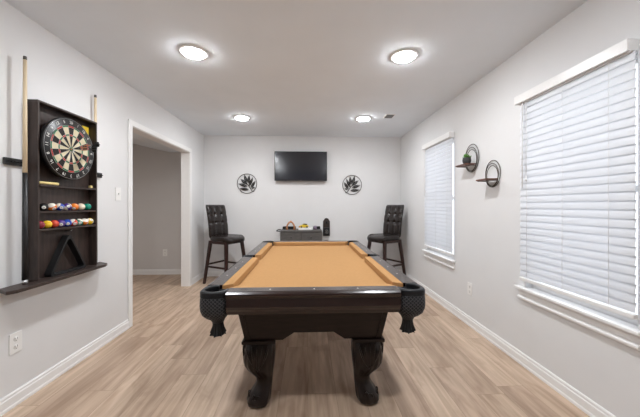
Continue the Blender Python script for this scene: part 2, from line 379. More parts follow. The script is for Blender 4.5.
# ------------------------------------------------------------------ outlets and switch
def plate(name, label, cat, loc, rz, kind='outlet'):
    rt = thing(name, label, cat, loc, rz)       # local: faces +x
    m = MB(); m.box(.0003, .006, -.038, .038, -.062, .062); m.build('cover_plate', 'plate', rt, bevel=.002)
    if kind == 'outlet':
        for dz in (-.024, .024):
            m = MB(); m.lathe([(.016, .006), (.0155, .0068), (.001, .0070)], (0, 0, dz), 20, 'x'); s = m.build('socket', 'plate', rt)
            m = MB(); m.box(.0071, .0075, -.009, -.006, dz-.003, dz+.008); m.box(.0071, .0075, .006, .009, dz-.003, dz+.008); m.box(.0071, .0075, -.002, .002, dz-.013, dz-.009); m.build('slot', 'slot', s)
    else:
        m = MB(); m.prism([(.006, -.012), (.008, -.012), (.017, .006), (.014, .010), (.006, .010)], 'y', -.006, .006); m.build('toggle', 'plate', rt)
    return rt
plate('wall_outlet', 'white electrical outlet low on the left wall below the dartboard cabinet', 'outlet', (XL, 1.82, .382), 0)
plate('wall_outlet', 'white electrical outlet low on the right wall between the windows', 'outlet', (XR, 2.828, .374), PI)
plate('wall_outlet', 'white electrical outlet on the hall wall seen through the doorway', 'outlet', (-2.53, HYB, .385), -PI/2)
plate('light_switch', 'white light switch on the left wall beside the doorway', 'switch', (XL, 2.762, 1.327), 0, 'switch')

# ------------------------------------------------------------------ pool table
A, Bh, TP = .633, 1.12, .755
tb = thing('pool_table', 'dark wood pool table with camel felt, carved legs and leather pockets', 'pool table', (.035, 2.66, 0))
def rail_profile():
    # (distance inward from outer face, z)
    return [(.098, TP-.002), (.022, TP), (.010, TP-.004), (.003, TP-.012), (0, TP-.020), (.003, TP-.028), (.012, TP-.033), (.014, TP-.040),
            (.008, TP-.085), (.012, TP-.098), (.022, TP-.112), (.024, TP-.128), (.060, TP-.128), (.098, TP-.05)]
CE = .158
for sx in (-1, 1):
    for sy in (-1, 1):
        m = MB(); m.prism([(sx*(A-d), z) for d, z in rail_profile()], 'y', sy*.058, sy*(Bh-CE)); r = m.build('side_rail', 'espresso_y', tb)
        for k in range(3):
            m = MB(); y = sy*(.058+(Bh-CE-.058)*(k+1)/4); m.lathe([(.0042, TP-.0012), (.0042, TP+.0008), (.0001, TP+.0008)], (sx*(A-.060), y, 0), 12)
            m.build('sight', 'sight', r)
        # cushion: nose shorter than the back edge
        cs = [(.097, TP-.003, .0), (.147, TP-.004, .040), (.151, TP-.009, .042), (.152, TP-.0475, .042), (.097, TP-.0475, 0)]
        ya, yb = .056, Bh-.150
        m = MB(); m.loft([[(sx*(A-d), sy*(ya+e*.35), z) for d, z, e in cs], [(sx*(A-d), sy*(yb-e), z) for d, z, e in cs]], True, 0, False)
        m.build('side_cushion', 'felt', tb, bevel=.002)
for sy in (-1, 1):
    m = MB(); m.prism([(sy*(Bh-d), z) for d, z in rail_profile()], 'x', -(A-CE), A-CE); r = m.build('end_rail', 'espresso', tb)
    for k in (-1, 0, 1):
        m = MB(); m.lathe([(.0042, TP-.0012), (.0042, TP+.0008), (.0001, TP+.0008)], (k*.245, sy*(Bh-.052), 0), 12)
        m.build('sight', 'sight', r)
    m = MB(); xa = A-.150
    m.loft([[(-(xa-e), sy*(Bh-d), z) for d, z, e in cs], [(xa-e, sy*(Bh-d), z) for d, z, e in cs]], True, 0, False)
    m.build('end_cushion', 'felt', tb, bevel=.002)
m = MB(); c0, c1 = .099, .155
m.prism([(A-c0, .0-(Bh-c1)), (A-c0, Bh-c1), (A-c1, Bh-c0), (-(A-c1), Bh-c0), (-(A-c0), Bh-c1), (-(A-c0), -(Bh-c1)), (-(A-c1), -(Bh-c0)), (A-c1, -(Bh-c0))], 'z', TP-.076, TP-.048)
m.build('playing_surface', 'felt', tb)
# corner pockets
def corner(sx, sy):
    cx, cy = sx*(A-.083), sy*(Bh-.079); px, py = sx*(A-.092), sy*(Bh-.088)
    n = 48
    # top leather collar, open towards the table
    m = MB(); base = math.atan2(-sy, -sx); secs = []
    for i in range(41):
        a = base+math.radians(46)+math.radians(268)*i/40
        c, s_ = math.cos(a), math.sin(a)
        ro = .0765/((abs(c)**3.2+abs(s_)**3.2)**(1/3.2)); ri = .056
        secs.append([(cx+ri*c, cy+ri*s_, TP-.034), (cx+ri*c, cy+ri*s_, TP-.004), (cx+(ri+.006)*c, cy+(ri+.006)*s_, TP+.001), (cx+(ro-.006)*c, cy+(ro-.006)*s_, TP+.001),
                     (cx+ro*c, cy+ro*s_, TP-.006), (cx+ro*c, cy+ro*s_, TP-.034)])
    m.loft(secs, True, 0, False); m.build('pocket_collar', 'leather', tb, bevel=.002)
    # lattice shield + bag
    zs = [(TP-.024, .0735, 0), (TP-.045, .0765, 0), (TP-.08, .0785, 0), (TP-.108, .077, .05), (TP-.135, .070, .2), (TP-.155, .056, .5), (TP-.170, .040, .9), (TP-.188, .031, 1)]
    secs = []; uv = {}; idx = 0
    for z, h, t in zs:
        sec = rsq(cx*(1-t)+px*t, cy*(1-t)+py*t, z, h, n, 3.2-t*1.2); secs.append(sec)
        for i in range(n): uv[idx] = (i*24/n, (TP-z)/.02); idx += 1
    m = MB(); m.loft(secs, False); sh = m.build('pocket_shield', 'lattice', tb, uv=uv)
    so = sh.modifiers.new('solid', 'SOLIDIFY'); so.thickness = .004; so.offset = -1
    # fringe
    secs = []
    for z, h in ((TP-.186, .030), (TP-.200, .029), (TP-.22, .031), (TP-.240, .036), (TP-.254, .040)):
        k = (TP-.186-z)/.07
        secs.append([(px+(h*(1+.16*k*((-1)**i)))*math.cos(2*PI*i/28), py+(h*(1+.16*k*((-1)**i)))*math.sin(2*PI*i/28), z-(.006*k if i % 4 < 2 else -.004*k)) for i in range(28)])
    m = MB(); m.loft(secs, True, 0, False); m.build('pocket_fringe', 'fringe', tb)
for sx in (-1, 1):
    for sy in (-1, 1): corner(sx, sy)
    # side pocket
    cx = sx*(A-.058); m = MB(); secs = []
    for i in range(25):
        a = (0 if sx > 0 else PI)-math.radians(112)+math.radians(224)*i/24; c, s_ = math.cos(a), math.sin(a); ro, ri = .060, .042
        secs.append([(cx+ri*c, ri*s_, TP-.03), (cx+ri*c, ri*s_, TP-.002), (cx+(ro-.004)*c, (ro-.004)*s_, TP+.001), (cx+ro*c, ro*s_, TP-.006), (cx+ro*c, ro*s_, TP-.03)])
    m.loft(secs, True); m.build('side_pocket_collar', 'leather', tb)
    secs = [rsq(cx, 0, z, h, 32, 2.2) for z, h in ((TP-.026, .057), (TP-.08, .057), (TP-.115, .050), (TP-.145, .034), (TP-.16, .02))]
    uv = {k*32+i: (i*16/32, k*2.2) for k in range(5) for i in range(32)}
    m = MB(); m.loft(secs, False); sh = m.build('side_pocket_shield', 'lattice', tb, uv=uv)
    so = sh.modifiers.new('solid', 'SOLIDIFY'); so.thickness = .003; so.offset = -1
    m = MB(); m.loft([rsq(cx, 0, z, h, 20, 2, 10, .06) for z, h in ((TP-.158, .02), (TP-.185, .021), (TP-.21, .027))], True, 0, False); m.build('side_pocket_fringe', 'fringe', tb)
# cabinet body
zt, zb = .664, .42
wt, wb, lt, lb = .450, .404, 1.00, .955
for sy in (-1, 1):
    m = MB()
    def Q(x, z, off=0):
        t = (z-zb)/(zt-zb); return (x*((wb+(wt-wb)*t)/wb), sy*(lb+(lt-lb)*t-off), z)
    poly = [(-wb, zb), (-.185, zb), (-.115, .466), (.115, .466), (.185, zb), (wb, zb), (wb, zt), (-wb, zt)]
    m.loft([[Q(x, z) for x, z in poly], [Q(x, z, .03) for x, z in poly]], True, 0, False)
    m.build('end_panel', 'body', tb)
for sx in (-1, 1):
    m = MB()
    def Q(y, z, off=0):
        t = (z-zb)/(zt-zb); return (sx*(wb+(wt-wb)*t-off), y*((lb+(lt-lb)*t)/lb)*.966, z)
    poly = [(-lb, zb), (-.66, zb), (-.56, .466), (.56, .466), (.66, zb), (lb, zb), (lb, zt), (-lb, zt)]
    m.loft([[Q(y, z) for y, z in poly], [Q(y, z, .03) for y, z in poly]], True, 0, False)
    m.build('side_panel', 'body', tb)
    for sy in (-1, 1):
        m = MB()
        q = [(0, 0), (-.03, 0), (-.03, -.03), (0, -.03)]
        f = lambda w_, l_, z: [(sx*(w_+.003+a), sy*(l_+.004+b_), z) for a, b_ in q]
        m.loft([f(wb, lb, zb), f(wt, lt, zt)], True, 0, False); m.build('corner_post', 'body', tb)
        # cap block and leg
        lx, ly = sx*.328, sy*.872
        m = MB(); m.box(lx-.098, lx+.098, ly-.098, ly+.098, .400, .4195); m.build('leg_cap', 'body', tb, bevel=.004)
        prof = [(.400, .083, 0, .0), (.375, .086, 0, .02), (.34, .092, .004, .02), (.30, .094, .007, .025), (.265, .091, .007, .028), (.235, .083, .002, .028), (.205, .071, -.006, .02), (.178, .059, -.015, .012),
                (.155, .051, -.021, .008), (.130, .049, -.021, .0), (.105, .054, -.014, .01), (.080, .062, -.003, .025), (.055, .069, .006, .035), (.032, .071, .011, .035), (.014, .065, .012, .03), (.003, .052, .011, .02), (.0, .040, .01, .0)]
        m = MB(); m.loft([rsq(lx+sx*o, ly+sy*o, z, h, 72, 2.7 if z > .12 else 2.3, 18 if z > .15 else 8, amp) for z, h, o, amp in prof], True, 0, True)
        leg = m.build('leg', 'carved', tb)
        # carved acanthus leaves over the knee
        m = MB()
        for ax, ay in ((0, sy), (sx, 0)):
            for j in (-2, -1, 0, 1, 2):
                pts = []; rr = []
                for t in [i/8 for i in range(9)]:
                    z = .385-t*(.15-.012*abs(j)); hh = .093 if z > .25 else .093-(.25-z)*.55
                    off = .006 if z > .25 else .004
                    lat = j*.031*(1-.72*t**1.6)
                    if ax: pts.append((lx+sx*(hh+off-.004), ly+lat, z))
                    else: pts.append((lx+lat+sx*off, ly+sy*(hh+off-.004), z))
                    rr.append(.0025+.0035*math.sin(PI*min(1, t*1.05))**.8)
                m.tube(pts, rr, 8)
        m.build('carved_leaf', 'carved', leg)
        # scroll on the foot
        for ax in (0, 1):
            m = MB(); pts = []
            for i in range(22):
                a = i/21*PI*2.6; r0 = .030-.0085*a/PI
                u = r0*math.cos(a+2.2); v = r0*math.sin(a+2.2)
                if ax: pts.append((lx+sx*(.073-.008*abs(u)/.03), ly+sy*.012+u, .060+v))
                else: pts.append((lx+sx*.012+u, ly+sy*(.073-.008*abs(u)/.03), .060+v))
            m.tube(pts, .0045, 6); m.build('scroll', 'carved', leg)

# ------------------------------------------------------------------ bar stools
def superbox(m, hx, hy, z0, z1, p=5, bulge=.01, front=0, n=40, cx=0, cy=0):
    secs = []
    N_ = 8
    for i in range(N_+1):
        t = i/N_; e = math.sin(PI*t)**.35; z = z0+(z1-z0)*t; sc = .93+.07*e
        sec = []
        for k in range(n):
            a = 2*PI*k/n; c, s_ = math.cos(a), math.sin(a); q = (abs(c)**p+abs(s_)**p)**(1/p)
            x, y = hx*c/q*sc, hy*s_/q*sc
            zz = z-(front*max(0, x/hx-.45)**1.5 if x > 0 else 0)
            sec.append((cx+x, cy+y, zz))
        secs.append(sec)
    m.loft(secs)
st = thing('bar_stool', 'dark tufted leather bar stool in the left corner beside the doorway', 'bar stool', (-1.30, 4.60, 0), -math.radians(30), 'tufted bar stools in the far corners')
SZ = .745; SP = .232
m = MB(); superbox(m, .226, .205, SZ-.072, SZ, 4.5, front=.10, cx=.030); m.build('seat', 'brown_leather', st)
# tufted backrest: curved slab with sewn seams and buttons
def backrest():
    m = MB(); nx, nz = 36, 44; W, z0, z1 = .195, SZ-.035, 1.232
    def pos(u, v, side):
        z = z0+(z1-z0)*v
        xb = -.165-.085*v+.018*math.sin(PI*v)
        edge = 1-max(abs(u)**6, abs(2*v-1)**8)
        th = .036*(max(0, edge)**.35)
        y = u*W*(1-.07*abs(2*v-1)**14)
        if side > 0:
            d = 0
            for k in (-1/3, 1/3): d += .010*math.exp(-((u-k)/.07)**2)
            for k in (.45, .70): d += .009*math.exp(-((v-k)/.035)**2)
            for ku in (-1/3, 1/3):
                for kv in (.45, .70): d += .018*math.exp(-(((u-ku)/.09)**2+((v-kv)/.045)**2))
            return (xb+th-d*min(1, max(0, edge)*3), y, z)
        return (xb-th*.7, y, z)
    for side in (1, -1):
        vs = []; fs = []
        for j in range(nz+1):
            for i in range(nx+1): vs.append(pos(-1+2*i/nx, j/nz, side))
        for j in range(nz):
            for i in range(nx): a = j*(nx+1)+i; fs.append((a, a+1, a+nx+2, a+nx+1))
        m.add(vs, fs, 0, True)
    o = m.build('backrest', 'brown_leather', st)
    import bmesh
    bm = bmesh.new(); bm.from_mesh(o.data); bmesh.ops.remove_doubles(bm, verts=bm.verts, dist=.0005); bmesh.ops.recalc_face_normals(bm, faces=bm.faces); bm.to_mesh(o.data); bm.free()
    for ku in (-1/3, 1/3):
        for kv in (.45, .70):
            p = pos(ku, kv, 1); m = MB(); m.sphere((p[0]+.003, p[1], p[2]), .008, n=10, m=6); m.build('button', 'brown_leather', o)
backrest()
m = MB()
for a, b_ in (((-.165, -.165), (.165, -.165)), ((.165, -.165), (.165, .165)), ((.165, .165), (-.165, .165)), ((-.165, .165), (-.165, -.165))):
    m.bar((*a, SZ-.098), (*b_, SZ-.098), .044)
m.build('seat_frame', 'stoolwood', st)
m = MB(); m.lathe([(.09, SZ-.080), (.09, SZ-.073)], n=20); m.box(-.15, .15, -.15, .15, SZ-.094, SZ-.081); m.build('swivel_plate', 'blackmetal', st)
fr = lambda z: SP-(SP-.165)*z/(SZ-.08)
for sx in (-1, 1):
    for sy in (-1, 1):
        m = MB(); m.bar((sx*SP, sy*SP, 0), (sx*.165, sy*.165, SZ-.078), .034, .046); m.build('leg', 'stoolwood', st, bevel=.004)
for (a, b_, z) in ((( -1, -1), (1, -1), .27), ((1, -1), (1, 1), .24), ((1, 1), (-1, 1), .27), ((-1, 1), (-1, -1), .30)):
    f = fr(z); m = MB(); m.bar((a[0]*f, a[1]*f, z), (b_[0]*f, b_[1]*f, z), .026); m.build('stretcher', 'stoolwood', st, bevel=.003)
dup(st, (1.255, 4.62, 0), -PI+math.radians(30), 'dark tufted leather bar stool in the right corner beside the far window')

# ------------------------------------------------------------------ television
rt = thing('television', 'black flat television mounted on the back wall', 'television', (-.123, YB, 1.645))
W, H2 = .451, .252
m = MB(); m.box(-W, W, -.082, -.045, 0, 2*H2); m.build('housing', 'black', rt, bevel=.004)
m = MB(); m.box(-W+.008, W-.008, -.0835, -.0822, .014, 2*H2-.008); m.build('screen', 'screen', rt)
m = MB(); m.box(-.22, .22, -.0445, -.0005, .12, .38); m.build('wall_bracket', 'black', rt)
m = MB(); m.box(-.018, .018, -.0830, -.0822, .004, .009); m.build('logo_mark', 'chrome', rt)

# ------------------------------------------------------------------ leaf medallions
def medallion(x, z, mir, label):
    rt = thing('wall_medallion', label, 'wall art', (x, YB-.004, z), 0, 'round metal leaf medallions beside the television')
    R = .167
    m = MB(); m.tube([(R*math.cos(2*PI*k/48), -.008, R*math.sin(2*PI*k/48)) for k in range(48)], .0048, 8, closed=True); m.build('rim', 'bronze', rt)
    bx, bz = -.085, -.128        # stem foot (before mirroring), stem rises to the upper right
    def mm(p): return (p[0]*mir, p[1], p[2])
    stem = [(bx+(.055-bx)*t, -.008, bz+(.02-bz)*t+.03*math.sin(PI*t)) for t in [i/10 for i in range(11)]]
    m = MB(); m.tube([mm(p) for p in [(bx-.035, -.008, bz-.01)]+stem], .006, 6); m.build('stem', 'blackmetal', rt)
    def leaf(p, ang, L, wd):
        m = MB(); c, s_ = math.cos(ang), math.sin(ang); up = []; dn = []; N_ = 10
        for side in (1, -1):
            vs = []; fs = []
            for i in range(N_+1):
                t = i/N_; w_ = wd*math.sin(PI*t**.8)
                for q, yy in ((.0045, -.014), (1, -.009)):
                    ww = max(.002, w_*q) if q < 1 else max(.0028, w_)
                    u = t*L; v = side*ww
                    vs.append(mm((p[0]+u*c-v*s_, yy, p[1]+u*s_+v*c)))
            for i in range(N_): a = i*2; fs.append((a, a+1, a+3, a+2))
            m.add(vs, fs)
        o = m.build('leaf', 'blackmetal', rt); so = o.modifiers.new('s', 'SOLIDIFY'); so.thickness = .002
    for x0, z0, x1, z1, wd in ((-.18, -.62, .80, -.52, .024), (-.02, -.30, .88, -.02, .024), (.08, -.02, .66, .46, .022), (.04, .10, .27, .93, .023), (-.12, .05, -.24, .88, .022),
                               (-.20, -.25, -.62, .64, .022), (-.40, -.42, -.88, .28, .021), (-.46, -.50, -.80, -.38, .012), (-.02, -.12, .20, .22, .014)):
        dx, dz = (x1-x0)*R, (z1-z0)*R; leaf((x0*R, z0*R), math.atan2(dz, dx), math.hypot(dx, dz), wd*1.05)
medallion(-1.054, 1.600, -1, 'round dark metal leaf medallion on the wall left of the television')
medallion(.775, 1.582, 1, 'round dark metal leaf medallion on the wall right of the television')

# ------------------------------------------------------------------ wall bottle opener
rt = thing('bottle_opener', 'dark brown wall mounted bottle opener with cap catcher beside the grey cart', 'bottle opener', (.323, YB, .69))
m = MB(); m.prism([(-.060, 0), (.060, 0), (.060, .255), (.028, .303), (0, .312), (-.028, .303), (-.060, .255)], 'y', -.018, -.0005); m.build('backboard', 'cabwood', rt, bevel=.003)
m = MB(); m.box(-.052, .052, -.062, -.0185, .012, .145); m.build('cap_catcher', 'black', rt, bevel=.004)
m = MB(); m.tube([(.024*math.cos(2*PI*k/20), -.063, .078+.030*math.sin(2*PI*k/20)) for k in range(20)], .0035, 6, closed=True); m.box(-.010, .010, -.0655, -.0622, .062, .094); m.build('emblem', 'chrome', rt)
m = MB(); m.tube([(-.022, -.022, .235), (-.026, -.045, .225), (0, -.056, .215), (.026, -.045, .225), (.022, -.022, .235)], .006, 8); m.lathe([(.022, -.0185), (.022, -.026), (.001, -.026)], (0, 0, .235), 16, 'y'); m.build('opener', 'blackmetal', rt)

# ------------------------------------------------------------------ cart with things on it
CX, CY = -.108, 4.74
rt = thing('bar_cart', 'grey wooden cart with a side towel bar under the television', 'cart', (CX, CY, 0))
hw, hd, ct = .330, .195, .822
m = MB(); m.box(-hw, hw, -hd, hd, ct-.030, ct); m.build('cart_top', 'greycart', rt, bevel=.003)
for sx in (-1, 1):
    for sy in (-1, 1):
        m = MB(); m.box(sx*(hw-.012)-.016, sx*(hw-.012)+.016, sy*(hd-.022)-.016, sy*(hd-.022)+.016, .055, ct-.0302); leg = m.build('leg', 'greycart', rt)
        m = MB(); m.lathe([(.026, -.011), (.026, .011)], (sx*(hw-.012), sy*(hd-.022), .0265), 16, 'x'); m.box(sx*(hw-.012)-.012, sx*(hw-.012)+.012, sy*(hd-.022)-.012, sy*(hd-.022)+.012, .03, .056); m.build('castor', 'black', leg)
m = MB(); m.box(-hw+.006, hw-.006, -hd+.012, hd-.012, .62, ct-.0302); m.build('drawer_box', 'greycart', rt)
for sx in (-1, 1):
    m = MB(); m.box(sx*.158-.145, sx*.158+.145, -hd+.001, -hd+.0115, .635, ct-.042); d = m.build('drawer', 'greycart', rt, bevel=.003)
    m = MB(); m.sphere((sx*.158, -hd-.010, .71), .011, n=12, m=8); m.build('knob', 'blackmetal', d)
for z in (.14, .38): m = MB(); m.box(-hw+.005, hw-.005, -hd+.01, hd-.01, z, z+.018); m.build('shelf', 'greycart', rt)
m = MB(); m.tube([(-hw, -.13, ct-.018), (-hw-.060, -.13, ct-.012), (-hw-.070, -.11, ct-.012), (-hw-.070, .11, ct-.012), (-hw-.060, .13, ct-.012), (-hw, .13, ct-.018)], .009, 8); m.build('towel_bar', 'blackmetal', rt)
# items on the cart
def tri_rack(name, mt, side, tube_d, thick, loc, rot, label, cat, corner=.12):
    pts = []
    Ht = side*math.sqrt(3)/2
    V = [Vector((-side/2, 0)), Vector((side/2, 0)), Vector((0, Ht))]
    cen = Vector((0, Ht/3))
    def ring(off):
        out = []
        Vs = [cen+(v-cen)*(1-off/(Ht/3)) for v in V]
        for i in range(3):
            p, a, b_ = Vs[i], Vs[i-1], Vs[(i+1) % 3]
            d0 = (a-p)*corner; d1 = (b_-p)*corner
            for k in range(7):
                t = k/6; q = (p+d0)*(1-t)**2+p*2*t*(1-t)+(p+d1)*t*t; out.append(q)
        return out
    o, i_ = ring(0), ring(thick)
    n = len(o); m = MB()
    vs = [(p.x, -tube_d/2, p.y) for p in o]+[(p.x, tube_d/2, p.y) for p in o]+[(p.x, -tube_d/2, p.y) for p in i_]+[(p.x, tube_d/2, p.y) for p in i_]
    fs = []
    for k in range(n):
        j = (k+1) % n
        fs += [(k, j, n+j, n+k), (2*n+k, 3*n+k, 3*n+j, 2*n+j), (k, 2*n+k, 2*n+j, j), (n+k, n+j, 3*n+j, 3*n+k)]
    m.add(vs, fs); ob = m.build(name, mt, None, loc, rot, bevel=.002); return tag(ob, label, cat)
m = MB()
pts = [(-.058, 0, .0), (-.062, 0, .045), (-.050, 0, .085), (-.025, 0, .118), (0, 0, .132), (.025, 0, .118), (.050, 0, .085), (.062, 0, .045), (.058, 0, .0)]
m.tube(pts, [.016, .015, .014, .014, .016, .014, .014, .015, .016], 8); m.sphere((0, 0, .140), .010, n=10, m=6)
o = m.build('wooden_arch', 'rackwood', None, (-.283, 4.68, ct+.001)); tag(o, 'orange wooden arch standing on the left of the grey cart', 'ornament')
for nm, x0, x1, lb_ in (('black_tray', -.425, -.205, 'low black tray behind the orange arch on the grey cart'), ('black_tray', .085, .205, 'small low black tray at the right end of the grey cart')):
    m = MB(); y0, y1 = 4.79, 4.90; z0 = ct+.001
    m.box(x0, x1, y0, y1, z0, z0+.008)
    for a in ((x0, x1, y0, y0+.006), (x0, x1, y1-.006, y1), (x0, x0+.006, y0, y1), (x1-.006, x1, y0, y1)): m.box(*a, z0+.008, z0+.040)
    o = m.build(nm, 'black', None); tag(o, lb_, 'tray')
rt = thing('toy_car', 'small yellow toy car with black roof and red nose on the grey cart', 'toy', (-.052, 4.685, ct+.034))
m = MB(); m.prism([(-.082, .006), (.050, .006), (.062, .020), (.050, .040), (.020, .046), (-.030, .050), (-.082, .034), (-.092, .020)], 'y', -.035, .035); m.build('car_body', 'yellow', rt, bevel=.004)
m = MB(); m.prism([(-.038, .050), (.034, .046), (.044, .062), (-.020, .066)], 'y', -.026, .026); m.build('roof', 'black', rt, bevel=.003)
m = MB(); m.prism([(-.104, .006), (-.084, .004), (-.080, .030), (-.100, .024)], 'y', -.034, .034); m.build('nose', 'red', rt, bevel=.002)
for sx in (-.055, .035):
    for y in (-.040, .026):
        m = MB(); m.lathe([(.014, y), (.014, y+.014)], (sx, 0, .014), 14, 'y'); m.build('wheel', 'black', rt)
m = MB(); m.box(-.155, .075, 4.64, 4.735, ct+.001, ct+.033); o = m.build('white_box', 'plate', None, bevel=.004); tag(o, 'low white box under the yellow toy car on the grey cart', 'box')
m = MB(); m.loft([rsq(.118, 4.70, ct+z, h, 20, 2.4) for z, h in ((.001, .020), (.008, .028), (.045, .030), (.062, .024), (.066, .016))]); o = m.build('small_jar', 'purple', None); tag(o, 'small mauve jar right of the yellow toy car on the grey cart', 'jar')

# ------------------------------------------------------------------ dartboard cabinet on the left wall
CY0, CY1, CZ0, CZ1, CD = 1.890, 2.402, .737, 1.897, .070
rt = thing('dartboard_cabinet', 'dark brown wall cabinet holding the dartboard, pool balls and triangle', 'wall cabinet', (XL, (CY0+CY1)/2, .715))
yo, zo = (CY0+CY1)/2, .715
def L_(m, name, mt, par=rt, **k):     # world (depth, y, z) -> local
    m.v = [(a, b_-yo, c-zo) for a, b_, c in m.v]; return m.build(name, mt, par, **k)
th = .012
m = MB(); m.box(.0005, .010, CY0, CY1, CZ0, CZ1); L_(m, 'back_panel', 'cabwood')
for a, b_ in ((CY0, CY0+th), (CY1-th, CY1)):
    m = MB(); m.box(.010, CD, a, b_, CZ0, CZ1-th); L_(m, 'side_panel', 'cabwood', bevel=.0015)
m = MB(); m.box(.010, CD, CY0, CY1, CZ1-th, CZ1); L_(m, 'top_panel', 'cabwood_h', bevel=.0015)
S1, S2, SL = 1.183, 1.066, 1.358
for z in (S1, S2):
    m = MB(); m.box(.010, CD-.002, CY0+th, CY1-th, z-.012, z); L_(m, 'shelf', 'cabwood_h')
m = MB(); m.prism([(.010, CY0+th), (CD+.006, CY0+th), (CD+.006, CY0+.13), (CD-.018, CY0+.16), (CD-.018, CY1-.15), (CD+.006, CY1-.12), (CD+.006, CY1-th), (.010, CY1-th)], 'z', SL-.013, SL); L_(m, 'dart_ledge', 'cabwood_h')
m = MB(); m.prism([(.0005, 1.725), (.10, 1.668), (.125, 1.71), (.125, 2.42), (.105, 2.47), (.0005, 2.53)], 'z', .716, .7365); L_(m, 'bottom_shelf', 'cabwood_h', bevel=.002)
m = MB(); m.tube([(.010, 2.165, 1.035), (.052, 2.165, 1.035), (.058, 2.165, 1.043)], .0045, 6); L_(m, 'hook', 'chrome')

# dartboard
db = thing('dartboard', 'round dartboard with red and green rings in the wall cabinet', 'dartboard', (XL, 2.119, 1.623))
R = .219; XF = .090
m = MB(); m.lathe([(R-.014, .048), (R-.013, .0705), (R, .0715),  (R, XF-.004), (R-.003, XF), (.001, XF)], n=64, axis='x'); m.build('board', 'black', db)
M['dcream'] = mat('sisal_cream', (.68, .60, .42), .9, var=.1); M['dblack'] = mat('sisal_black', (.018, .017, .016), .9)
M['dred'] = mat('sisal_red', (.42, .05, .04), .9); M['dgreen'] = mat('sisal_green', (.03, .17, .08), .9); M['dwire'] = mat('wire', (.6, .6, .6), .3, metal=.8)
k_ = R/.2255
rings = [(.016, .097, 0), (.097, .109, 1), (.109, .159, 0), (.159, .171, 1)]
m = MB()
for i in range(20):
    for r0, r1, kind in rings:
        r0 *= k_; r1 *= k_; vs = []; n = 4
        for r in (r0, r1):
            for j in range(n+1):
                a = PI/2-math.radians(18)*i-math.radians(9)+math.radians(18)*j/n
                vs.append((XF+.0015, r*math.cos(a), r*math.sin(a)))
        mi = (1 if i % 2 == 0 else 0) if kind == 0 else (2 if i % 2 == 0 else 3)
        m.add(vs, [(j, j+1, n+2+j, n+1+j) for j in range(n)], mi)
m.build('scoring_face', ['dcream', 'dblack', 'dred', 'dgreen'], db)
m = MB(); m.lathe([(.016*k_, XF+.0005), (.016*k_, XF+.002), (.001, XF+.002)], n=20, axis='x'); bz = m.build('outer_bull', 'dgreen', db)
m = MB(); m.lathe([(.0065*k_, XF+.002), (.0065*k_, XF+.003), (.0005, XF+.003)], n=16, axis='x'); m.build('bullseye', 'dred', db)
m = MB()
for r in (.171, .159, .109, .097, .016, .2185):
    m.tube([(XF+.002, r*k_*math.cos(2*PI*j/60), r*k_*math.sin(2*PI*j/60)) for j in range(60)], .0008, 5, closed=True)
for i in range(20):
    a = math.radians(9+18*i); m.tube([(XF+.002, .016*k_*math.cos(a), .016*k_*math.sin(a)), (XF+.002, .171*k_*math.cos(a), .171*k_*math.sin(a))], .0007, 5)
m.build('wire_spider', 'dwire', db)
m = MB(); nums = [20, 1, 18, 4, 13, 6, 10, 15, 2, 17, 3, 19, 7, 16, 8, 11, 14, 9, 12, 5]
for i, nn in enumerate(nums):
    a = math.radians(90-18*i); r = .196*k_
    # seen from the room (+x looking to -x) the viewer's right is +y
    mt_ = Matrix.Translation((XF+.002, r*math.cos(a), r*math.sin(a))) @ Matrix(((0, 0, 1, 0), (1, 0, 0, 0), (0, 1, 0, 0), (0, 0, 0, 1))) @ Matrix.Rotation(a-PI/2, 4, 'Z')
    m.text(str(nn), .030, mt_)
m.build('number_ring', 'sight', db)
# darts
def dart(y, z, dy, dz, label, fl='black'):
    rt = thing('dart', label, 'dart', (XL+XF+.006, y, z), 0, 'darts stuck in the dartboard')
    d = Vector((1, dy, dz)).normalized(); P = lambda t: tuple(d*t)
    m = MB(); m.tube([P(0), P(.022)], [.0006, .0012], 6); m.build('point', 'chrome', rt)
    m = MB(); m.tube([P(.022), P(.026), P(.06), P(.068)], [.0018, .0034, .0034, .002], 8); m.build('barrel', 'rackwood', rt)
    m = MB(); m.tube([P(.068), P(.112)], .0018, 6); m.build('shaft', 'black', rt)
    s = d.cross(Vector((0, 0, 1))).normalized(); u = s.cross(d).normalized(); m = MB()
    for q in (s, -s, u, -u):
        n_ = d.cross(q)*.0005
        a, b_, c, e = d*.092, d*.104+q*.019, d*.126+q*.019, d*.130
        m.loft([[a+n_, b_+n_, c+n_, e+n_], [a-n_, b_-n_, c-n_, e-n_]], True, 0, False)
    m.build('flight', fl, rt)
dart(2.195, 1.662, .12, .14, 'dart with black flights stuck in the dartboard, highest of the three')
dart(2.160, 1.640, .22, .10, 'dart with black flights stuck in the dartboard, middle of the three')
dart(2.180, 1.628, -.03, .04, 'dart with black flights stuck in the dartboard, lowest of the three')
rt = tag((lambda: (lambda m: (m.box(XL+.0105, XL+.014, 2.322, 2.386, 1.772, 1.850), m.build('yellow_card', 'yellow', None))[1])(MB()))(), 'yellow card at the upper right behind the dartboard', 'card')
m = MB(); m.lathe([(.0001, 0), (.0095, .001), (.0095, .139), (.0001, .14)], n=14, axis='y'); o = m.build('chalk_stick', 'cork', None, (XL+CD-.012, CY0+.020, SL+.0100)); tag(o, 'long pale yellow stick lying on the ledge below the dartboard', 'stick')
m = MB(); m.box(-.009, .009, -.010, .010, 0, .019); o = m.build('chalk_cube', 'cork', None, (XL+CD-.010, 2.345, SL+.0008), bevel=.002); tag(o, 'small yellow chalk cube at the right end of the ledge below the dartboard', 'chalk')

